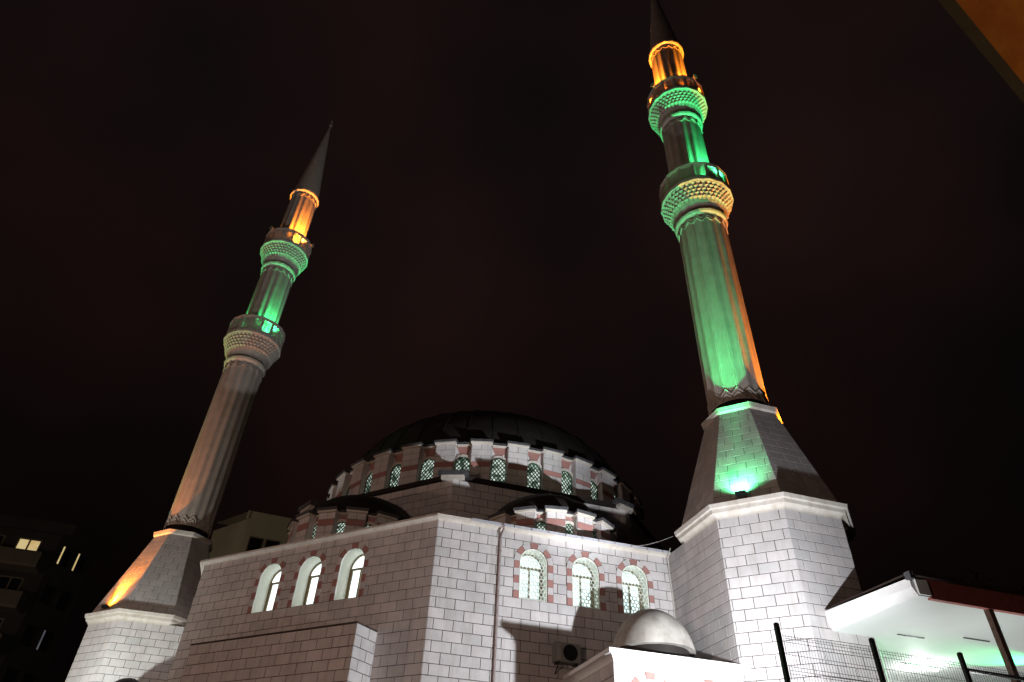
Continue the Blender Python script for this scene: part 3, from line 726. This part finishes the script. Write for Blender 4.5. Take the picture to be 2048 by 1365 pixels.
def sweep(mb, pts, outs, prof):
    """profile [(out,z)] along an open plan path; outs = mitred outward vectors"""
    R = len(prof); vs = []
    for p, o in zip(pts, outs): vs += [p + o * a + ZV * z for a, z in prof]
    fs = [(i * R + j, (i + 1) * R + j, (i + 1) * R + j + 1, i * R + j + 1) for i in range(len(pts) - 1) for j in range(R - 1)]
    fs += [tuple(range(R)), tuple((len(pts) - 1) * R + j for j in range(R))]
    mb.add(vs, fs)
prof = [(0.0, AZ - .14)] + [(.02 + .17 * (1 - cos(pi / 2 * i / 5)), AZ - .12 + .18 * sin(pi / 2 * i / 5)) for i in range(6)] + [(.20, AZ + .07), (.205, AZ + .17), (-.3, AZ + .22), (-.3, AZ - .14)]
mb = MB().mat('white_paint'); sweep(mb, [OSd, OSd + nR * AD, OF + uR * 10.2], [-uR, nR - uR, nR], prof); ax.part('cornice', mb)
rf = MB().mat('lead'); q = [OSd, OSd + nR * AD, OF + uR * 9.6, P0 + uR * 8.53]
rf.add([p + ZV * (AZ + .2) for p in q], [(0, 1, 2, 3)]); ax.part('flat_roof', rf)
dcx = P0 + uR * 6.55 + nR * 1.9
dr_ = MB().mat('lead'); dr_.lathe(dcx.x, dcx.y, 40, 0, [(1.05, AZ + .15), (1.05, 7.40)], closed_ends=False); dd = ax.part('dome_drum', dr_, smooth=60)
RS = 1.25; ph0 = .18
dmb = MB().mat('dome_plaster'); dmb.lathe(dcx.x, dcx.y, 48, 0, [(1.0, 7.34), (1.23, 7.34)] + [(RS * cos(ph0 + (pi / 2 - ph0) * i / 14), 7.37 + 1.20 * RS * (sin(ph0 + (pi / 2 - ph0) * i / 14) - sin(ph0))) for i in range(0, 14)] + [(.001, 7.37 + 1.20 * RS * (1 - sin(ph0)))], closed_ends=False); ax.part('dome', dmb, smooth=60)
ax.flush()

# small domed porch at the left tower, only its crown in view
pc = atd(262, 1357, 35.5); pt = Thing('porch', 'dark crown of a small porch dome before the left tower, cut by the frame', 'porch', (pc.x, pc.y, 0))
mb = MB().mat('stone'); mb.lathe(pc.x, pc.y, 4, pi / 4 + atan2(nR.y, nR.x), [(1.3, 0), (1.3, pc.z - 1.5), (1.4, pc.z - 1.4), (1.4, pc.z - 1.3)], closed_ends=True); pt.part('wall', mb)
mb = MB().mat('lead'); mb.lathe(pc.x, pc.y, 32, 0, [(.98, pc.z - 1.32), (.98, pc.z - 1.15)] + [(.95 * cos(pi / 2 * i / 10), pc.z - 1.15 + 1.15 * sin(pi / 2 * i / 10)) for i in range(1, 10)] + [(.001, pc.z)], closed_ends=False); pt.part('dome', mb, smooth=60)

# ------------------------------------------------------------------ pipes, cable, air conditioner
def facR(s, z, d=0.0): return P0 + uR * s + nR * d + ZV * z
mb = MB().mat('pipe'); mb.tube([facR(2.22, 11.36, .27), facR(2.22, 11.22, .22), facR(2.17, 11.05, .08), facR(2.17, 10.9, .065), facR(2.17, 3, .065)], .042, 10)
dp = Thing('drainpipe', 'brown drainpipe running down the floodlit wall from its cornice', 'drainpipe', facR(2.17, 0, .06))
dp.part('pipe', mb, smooth=60)
for z in (10.5, 9.0, 7.5, 6.2):
    b = MB().mat('pipe'); b.lathe(facR(2.17, 0, .065).x, facR(2.17, 0, .065).y, 12, 0, [(.052, z - .025), (.052, z + .025)]); dp.part('pipe_clip', b)
mb = MB().mat('cable'); mb.tube([facR(8.44, 11.5, .3), facR(8.40, 11.15, .12), facR(8.44, 10.6, .06), facR(8.47, 10.0, .05), facR(8.46, 6.5, .05)], .022, 8)
one('conduit', mb, 'thin white conduit down the joint between hall and right tower', 'conduit', facR(8.46, 6.5, .05), smooth=60)
a, b = Vector(onplane(1346, 1073, facR(8.4, 0, .3), nR)), facR(4.9, 11.40, .1)
pts = [a.lerp(b, i / 16) - ZV * (.42 * sin(pi * i / 16) * (1 - .3 * i / 16)) for i in range(17)]
mb = MB().mat('cable'); mb.tube(pts, .008, 6); one('cable', mb, 'thin pale cable sagging from the right tower to the hall\'s cornice', 'cable', b, smooth=60)
acs, acz, acd = 4.42, 7.22, .22
ac = Thing('air_conditioner', 'outdoor air conditioner unit with round fan on the shadowed wall by the annexe', 'air conditioner', facR(acs, acz, .1))
mb = MB().mat('ac_paint'); mb.box(facR(acs, acz + .28, acd), uR, nR, ZV, .42, .15, .28); ac.part('casing', mb)
mb = MB().mat('black_metal'); cF = facR(acs + .08, acz + .28, acd + .152); k = 24
mb.add([cF + uR * (.235 * cos(2 * pi * i / k)) + ZV * (.235 * sin(2 * pi * i / k)) for i in range(k)], [tuple(range(k))]); ac.part('fan_opening', mb)
for r in (.08, .16, .235):
    g = MB().mat('black_metal'); g.tube([cF + nR * .012 + uR * (r * cos(2 * pi * i / 24)) + ZV * (r * sin(2 * pi * i / 24)) for i in range(25)], .007, 5); ac.part('fan_guard', g)
for i in range(4):
    g = MB().mat('cable'); p_ = facR(acs - .36 + i * .035, acz + .28, acd + .154); g.box(p_, uR, nR, ZV, .006, .006, .24); ac.part('louvre', g)
for sg in (-1, 1):
    g = MB().mat('black_metal'); p_ = facR(acs + sg * .3, acz - .02, .2); g.box(p_, uR, nR, ZV, .02, .2, .015); g.bar(facR(acs + sg * .3, acz - .02, .36), facR(acs + sg * .3, acz - .3, .02), uR, .025, .025); ac.part('wall_bracket', g)

# ------------------------------------------------------------------ porch roof at the right
pv = Thing('porch_roof', 'white porch roof with maroon fascia beam on a brown post, lit from below', 'porch roof', (12.4, 17.6, 0))
bk = Vector((-nR.x, -nR.y, 0))
K0 = Vector((10.2, 16.7, 0)); LEN = 12.0; DEP = 7.5
ZT, ZB = 8.14, 7.72
def kp(a, b, z): return K0 + uR * a + bk * b + ZV * z
sf = MB().mat('soffit_paint'); sf.add([kp(.12, .0, ZB), kp(LEN, .0, ZB), kp(LEN, DEP, ZB + .0), kp(.12, 3.25, ZB), ], [(0, 1, 2, 3)])
sf.add([kp(.12, 3.25, ZB), kp(LEN, DEP, ZB), kp(2.6, DEP, ZB)], [(0, 1, 2)]); pv.part('soffit', sf)
lf = MB().mat('white_paint'); lf.add([kp(0, 0, ZT), kp(0, 3.3, ZT + .12), kp(0, 3.3, ZT - .14), kp(0, 0, ZB + .20), kp(.12, 0, ZT), kp(.12, 3.3, ZT + .12), kp(.12, 3.3, ZB - .003), kp(.12, 0, ZB - .003)], [(0, 1, 2, 3), (4, 5, 6, 7), (0, 1, 5, 4), (3, 2, 6, 7), (0, 3, 7, 4), (1, 2, 6, 5)]); pv.part('white_fascia', lf)
ff = MB().mat('white_paint'); ff.box(kp(.30, -.03, (ZT + ZB) / 2 - .0), uR, bk, ZV, .18, .028, (ZT - ZB) / 2 - .02); pv.part('corner_board', ff)
mr = MB().mat('maroon'); mr.box(kp(LEN / 2 + .25, .04, ZB + .22), uR, bk, ZV, LEN / 2 - .24, .06, .26); pv.part('fascia_beam', mr)
gt = MB().mat('roof_dark'); gt.box(kp(LEN / 2, -.06, ZT + .08), uR, bk, ZV, LEN / 2, .10, .05)
gt.add([kp(0, -.14, ZT + .13), kp(LEN, -.14, ZT + .13), kp(LEN, DEP, ZT + .9), kp(0, 3.3, ZT + .17)], [(0, 1, 2, 3)]); pv.part('roof_edge', gt)
br = MB().mat('cap_metal'); br.box(kp(-.02, -.06, ZT + .03), uR, bk, ZV, .07, .09, .09); pv.part('gutter_end', br)
ps = MB().mat('post_wood'); pp = K0 + uR * 2.38 + bk * .12
ps.box(pp + ZV * (ZB / 2), uR, bk, ZV, .075, .075, ZB / 2); pv.part('post', ps)
bw_ = MB().mat('white_paint'); bw_.add([kp(2.4, DEP - .6, 0), kp(LEN, DEP - .6, 0), kp(LEN, DEP - .6, ZB), kp(2.4, DEP - .6, ZB)], [(0, 1, 2, 3)]); pv.part('back_wall', bw_)
for a_, b_, l_ in ((2.3, 2.7, .9), (4.1, 2.2, .9)):
    cv = MB().mat('cap_metal'); cv.box(kp(a_, b_, ZB - .012), uR, bk, ZV, l_ / 2, .025, .011); pv.part('soffit_batten', cv)
tl = atz(1845, 1337, ZB - .09)
tf = Thing('tube_lamp', 'glaring white tube lamp under the porch roof', 'tube lamp', tl)
mb = MB().mat('white_paint'); mb.box(tl + ZV * .06, uR, bk, ZV, .62, .05, .025); tf.part('batten', mb)
mb = MB().mat('tube_glow'); mb.tube([tl - uR * .58, tl + uR * .58], .028, 8); tf.part('tube', mb)
light('tube_lamp_light', 'POINT', tl - ZV * .25, 120, (.95, 1, .96), size=.05)
light('tube_lamp_light', 'POINT', kp(7.5, 2.6, 5.0), 110, (.95, 1, .97), size=.2)  # fill lamp added out of view at the right to brighten the soffit
light('tube_lamp_light', 'POINT', kp(2.6, 1.6, 4.3), 300, (.96, 1, .97), size=.2)  # unseen fill lamp added to light soffit and tower face evenly
gq = atz(2120, 1330, ZB) - ZV * .55
light('porch_green_light', 'SPOT', gq, 1500, (.05, 1, .28), aim=atz(1985, 1318, ZB), size=.05, cone=50, blend=.9)

# ------------------------------------------------------------------ mesh fence
F1, F2, F3 = atz(1553, 1252, 5.4), atz(1743, 1283, 5.4), atz(1920, 1311, 5.4)
fd = (F3 - F1).normalized(); fn_ = Vector((fd.y, -fd.x, 0))
FT = 5.4; sp_ = (F3 - F1).length / 2
fence = Thing('mesh_fence', 'dark green welded wire fence on black posts before the white porch', 'fence', (F2.x, F2.y, 0))
for i in range(4):
    b = F1 + fd * (sp_ * i); b.z = 0
    mb = MB().mat('fence_green'); mb.box(b + ZV * (FT / 2), fd, fn_, ZV, .035, .035, FT / 2); p_ = fence.part('fence_post', mb)
    mb = MB().mat('black_metal'); mb.lathe(b.x, b.y, 8, 0, [(.05, FT - .02), (.052, FT + .03), (.03, FT + .05), (.001, FT + .055)]); fence.part('post_cap', mb, p_)
for i in range(3):
    b = F1 + fd * (sp_ * i); b.z = 0; mb = MB().mat('wire'); x = .05
    zt_ = FT - .14
    for j in range(int((sp_ - .1) / .06) + 1): mb.bar(b + fd * (.05 + j * .06) + fn_ * .045 + ZV * 3.2, b + fd * (.05 + j * .06) + fn_ * .045 + ZV * zt_, fn_, .0045, .0045)
    z = zt_ - .03; kk = 0
    while z > 3.2:
        fold = .03 if kk % 3 == 1 else 0
        mb.bar(b + fd * .05 + fn_ * (.05 + fold) + ZV * z, b + fd * (sp_ - .05) + fn_ * (.05 + fold) + ZV * z, fn_, .006, .006); kk += 1; z -= (.05 if kk % 4 in (1, 2) else .2)
    fence.part('wire_panel', mb, stuff=True)
G = onplane(1953, 1331, F1, fn_); gb = Vector((G.x, G.y, 0)) + fn_ * -.25
gt_ = Thing('gate_frame', 'black square tube gate frame behind the fence at the right edge', 'gate frame', gb)
mb = MB().mat('black_metal'); mb.box(gb + ZV * (G.z / 2), fd, fn_, ZV, .03, .03, G.z / 2); gt_.part('upright', mb)
mb = MB().mat('black_metal'); mb.box(gb + fd * 1.3 + ZV * (G.z - .03), fd, fn_, ZV, 1.27, .029, .03); gt_.part('top_rail', mb)
mb = MB().mat('black_metal'); mb.box(gb + fd * 2.6 + ZV * (G.z / 2), fd, fn_, ZV, .03, .03, G.z / 2); gt_.part('upright', mb)

# ------------------------------------------------------------------ buildings behind
def apartment():
    c = Vector((atd(140, 1040, 64).x, atd(140, 1040, 64).y, 0)); top = 22.7
    t = Thing('apartment_block', 'dark apartment block with balconies and a few lit windows at the left edge', 'apartment block', c)
    fu = Vector((-.962, -.274, 0)); fnn = Vector((.274, -.962, 0)); su = Vector((.35, .937, 0)); sn = Vector((.937, -.35, 0))
    Wf, Ws = 16, 3.6
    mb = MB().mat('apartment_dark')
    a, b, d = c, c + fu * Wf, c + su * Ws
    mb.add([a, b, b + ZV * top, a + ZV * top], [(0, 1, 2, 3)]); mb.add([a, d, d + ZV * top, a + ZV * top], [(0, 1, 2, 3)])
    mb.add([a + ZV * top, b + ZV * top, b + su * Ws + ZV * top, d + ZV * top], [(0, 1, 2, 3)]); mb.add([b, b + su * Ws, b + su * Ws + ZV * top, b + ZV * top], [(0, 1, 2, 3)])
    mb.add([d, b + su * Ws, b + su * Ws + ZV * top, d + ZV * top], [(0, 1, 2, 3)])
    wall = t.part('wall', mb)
    rf = MB().mat('apartment_dark'); rf.box(c + fu * (Wf / 2) + su * (Ws / 2) + ZV * (top + .45), fu, su, ZV, Wf / 2 + .9, Ws / 2 + .3, .45); t.part('roof_parapet', rf)
    for fl_ in range(8):
        z = top - 3.0 * (fl_ + 1)
        if z < 2: break
        for k_ in range(2):
            x0 = .4 + k_ * 7.2
            bc = MB().mat('apartment_slab'); bc.box(c + fu * (x0 + 3) + fnn * .8 + ZV * (z - .1), fu, fnn, ZV, 3.1, .8, .1); bal = t.part('balcony', bc)
            pz = MB().mat('apartment_wall'); pz.box(c + fu * (x0 + 3) + fnn * 1.56 + ZV * (z + .5), fu, fnn, ZV, 3.1, .04, .5)
            for sg in (-1, 1): pz.box(c + fu * (x0 + 3 + sg * 3.06) + fnn * .78 + ZV * (z + .5), fu, fnn, ZV, .04, .74, .5)
            t.part('balcony_parapet', pz, bal)
            for wx, ww, lit in ((x0 + 1.6, .75, {(0, 0): 'warm_window', (1, 0): 'dark_glass', (2, 0): 'dark_glass', (3, 0): 'dim_window'}.get((fl_, k_), 'dark_glass')), (x0 + 4.2, .75, {(0, 0): 'dark_glass', (1, 0): 'cool_window', (3, 0): 'dim_window'}.get((fl_, k_), 'dark_glass'))):
                wf = MB().mat('apartment_slab')
                wc = c + fu * wx + fnn * .02 + ZV * (z + 1.65)
                for sg in (-1, 1): wf.box(wc + fu * (sg * (ww + .05)), fu, fnn, ZV, .05, .05, .72)
                for sg in (-1, 1): wf.box(wc + ZV * (sg * .67), fu, fnn, ZV, ww, .05, .05)
                wf.box(wc, fu, fnn, ZV, .05, .05, .62); wi = t.part('window', wf)
                for sg in (-1, 1):
                    g = MB().mat(lit); g.box(wc + fu * (sg * (ww / 2 + .02)) - fnn * .0, fu, fnn, ZV, ww / 2 - .05, .012, .61); t.part('pane', g, wi)
        for j in range(2):
            wc = c + su * (1.0 + j * 1.5) + sn * .02 + ZV * (z + 1.6)
            wf = MB().mat('apartment_dark')
            for sg in (-1, 1): wf.box(wc + su * (sg * .55), su, sn, ZV, .05, .04, .75)
            for sg in (-1, 1): wf.box(wc + ZV * (sg * .75), su, sn, ZV, .6, .04, .05)
            wi = t.part('window', wf)
            lit = {(0, 0): 'warm_window', (0, 1): 'warm_window', (2, 1): 'cool_window'}.get((fl_, j))
            g = MB().mat('dark_glass'); g.box(wc + su * .1, su, sn, ZV, .38, .012, .7); t.part('shutter', g, wi)
            g = MB().mat(lit or 'dark_glass'); g.box(wc - su * .38, su, sn, ZV, .06, .012, .7); t.part('pane', g, wi)
apartment()
def green_house():
    c = Vector((atd(502, 1022, 49).x, atd(502, 1022, 49).y, 0)); top = atd(502, 1022, 49).z
    t = Thing('apartment_block', 'pale green rendered block rising behind the hall beside the left minaret', 'apartment block', c)
    fu = Vector((.94, .342, 0)); fnn = Vector((.342, -.94, 0)); su = Vector((-.80, .60, 0)); sn = Vector((-.60, -.80, 0))
    mb = MB().mat('green_render'); a, b, d = c, c + fu * 9, c + su * 4
    mb.add([a, b, b + ZV * top, a + ZV * top], [(0, 1, 2, 3)]); mb.add([b, b + su * 9, b + su * 9 + ZV * top, b + ZV * top], [(0, 1, 2, 3)]); mb.add([a + ZV * top, b + ZV * top, b + su * 4 + ZV * top, d + ZV * top], [(0, 1, 2, 3)])
    mb.add([a + ZV * (top - .6), d + ZV * (top - .6), d, a], [(0, 1, 2, 3)])
    t.part('wall', mb)
    pr_ = MB().mat('green_render'); pr_.box(c + su * .05 + ZV * (top - .3), su, sn, ZV, .12, .1, .3); t.part('roof_upstand', pr_)
    for fl_ in range(3):
        for j, x in enumerate((.9, 2.0, 4.2, 6.4)):
            wc = c + fu * x + fnn * .02 + ZV * (top - 2.6 - fl_ * 3)
            wf = MB().mat('apartment_slab')
            for sg in (-1, 1): wf.box(wc + fu * (sg * .45), fu, fnn, ZV, .04, .04, .75)
            for sg in (-1, 1): wf.box(wc + ZV * (sg * .75), fu, fnn, ZV, .49, .04, .04)
            wi = t.part('window', wf); g = MB().mat('dark_glass'); g.box(wc, fu, fnn, ZV, .42, .02, .72); t.part('pane', g, wi)
green_house()

# ------------------------------------------------------------------ trees behind the porch
def tree(px, dist, h, label):
    b = atd(px, 1200, dist); b.z = 0; rnd = random.Random(px)
    t = Thing('tree', label, 'tree', b, 'trees behind the porch')
    tr = MB().mat('bark'); tr.tube([b, b + Vector((.1, 0, h * .3)), b + Vector((0, .1, h * .55)), b + Vector((.2, .1, h * .8))], [.32, .25, .17, .05], 8)
    limbs = []
    for i in range(9):
        a = i * 2.4; z = h * (.35 + .05 * i); e = b + Vector((cos(a) * h * .22, sin(a) * h * .22, z + h * .16)); limbs.append(e)
        tr.tube([b + ZV * z, (b + ZV * z).lerp(e, .5) + ZV * .15, e], [.11, .07, .03], 6)
    t.part('trunk', tr, smooth=60)
    cr_ = MB().mat('leaf'); clumps = [(e + Vector((rnd.gauss(0, .7), rnd.gauss(0, .7), rnd.gauss(0, .6))), rnd.uniform(.7, 1.5)) for e in limbs for _ in range(4)] + [(b + Vector((rnd.gauss(0, 1.2), rnd.gauss(0, 1.2), h * rnd.uniform(.8, 1.0))), 1.1) for _ in range(8)]
    for c, r in clumps:
        for _ in range(260):
            d = Vector((rnd.gauss(0, 1), rnd.gauss(0, 1), rnd.gauss(0, 1))).normalized() * (r * rnd.random() ** .4); p = c + d
            e1 = Vector((rnd.gauss(0, 1), rnd.gauss(0, 1), rnd.gauss(0, 1))).normalized(); e2 = e1.orthogonal().normalized(); s_ = rnd.uniform(.14, .28)
            cr_.add([p - e1 * s_, p + e2 * s_ * .5, p + e1 * s_, p - e2 * s_ * .5], [(0, 1, 2, 3)])
    t.part('crown', cr_)
tree(1810, 38, 12.4, 'dark tree crown just above the porch roof\'s near corner')
tree(1965, 34, 10.6, 'dark tree crown above the maroon fascia, near the right edge')

# ------------------------------------------------------------------ awning over the photographer's right
zA = 3.2
A0, A1 = atz(1868, -8, zA), atz(2060, 222, zA); d_ = (A1 - A0).normalized(); o_ = Vector((d_.y, -d_.x, 0))
A0 = A0 - d_ * .6; A1 = A1 + d_ * .8
aw = Thing('awning', 'orange cloth awning with dark trim jutting into the top right corner', 'awning', (A0 + A1) / 2 + o_ * .8 - ZV * .1)
mb = MB().mat('awning_trim'); mb.add([A0, A1, A1 + o_ * .024, A0 + o_ * .024, A0 + ZV * .04, A1 + ZV * .04, A1 + o_ * .024 + ZV * .04, A0 + o_ * .024 + ZV * .04], [(0, 1, 2, 3), (4, 5, 6, 7), (0, 1, 5, 4), (3, 2, 6, 7), (0, 3, 7, 4), (1, 2, 6, 5)]); aw.part('edge_trim', mb)
mb = MB().mat('awning_cloth'); nx, ny = 14, 10; vs = []
for i in range(nx + 1):
    for j in range(ny + 1):
        p = A0.lerp(A1, i / nx) + o_ * (.02 + 1.6 * j / ny) + ZV * (.03 + .25 * j / ny + .012 * sin(i * 1.7) * sin(j * 1.1)); vs.append(p)
fs = [(i * (ny + 1) + j, (i + 1) * (ny + 1) + j, (i + 1) * (ny + 1) + j + 1, i * (ny + 1) + j + 1) for i in range(nx) for j in range(ny)]
mb.add(vs, fs); aw.part('cloth', mb, smooth=60)
light('awning_lamp_light', 'POINT', (A0 + A1) / 2 + o_ * 1.0 - ZV * .5, 14, (1.0, .62, .30), size=.04)
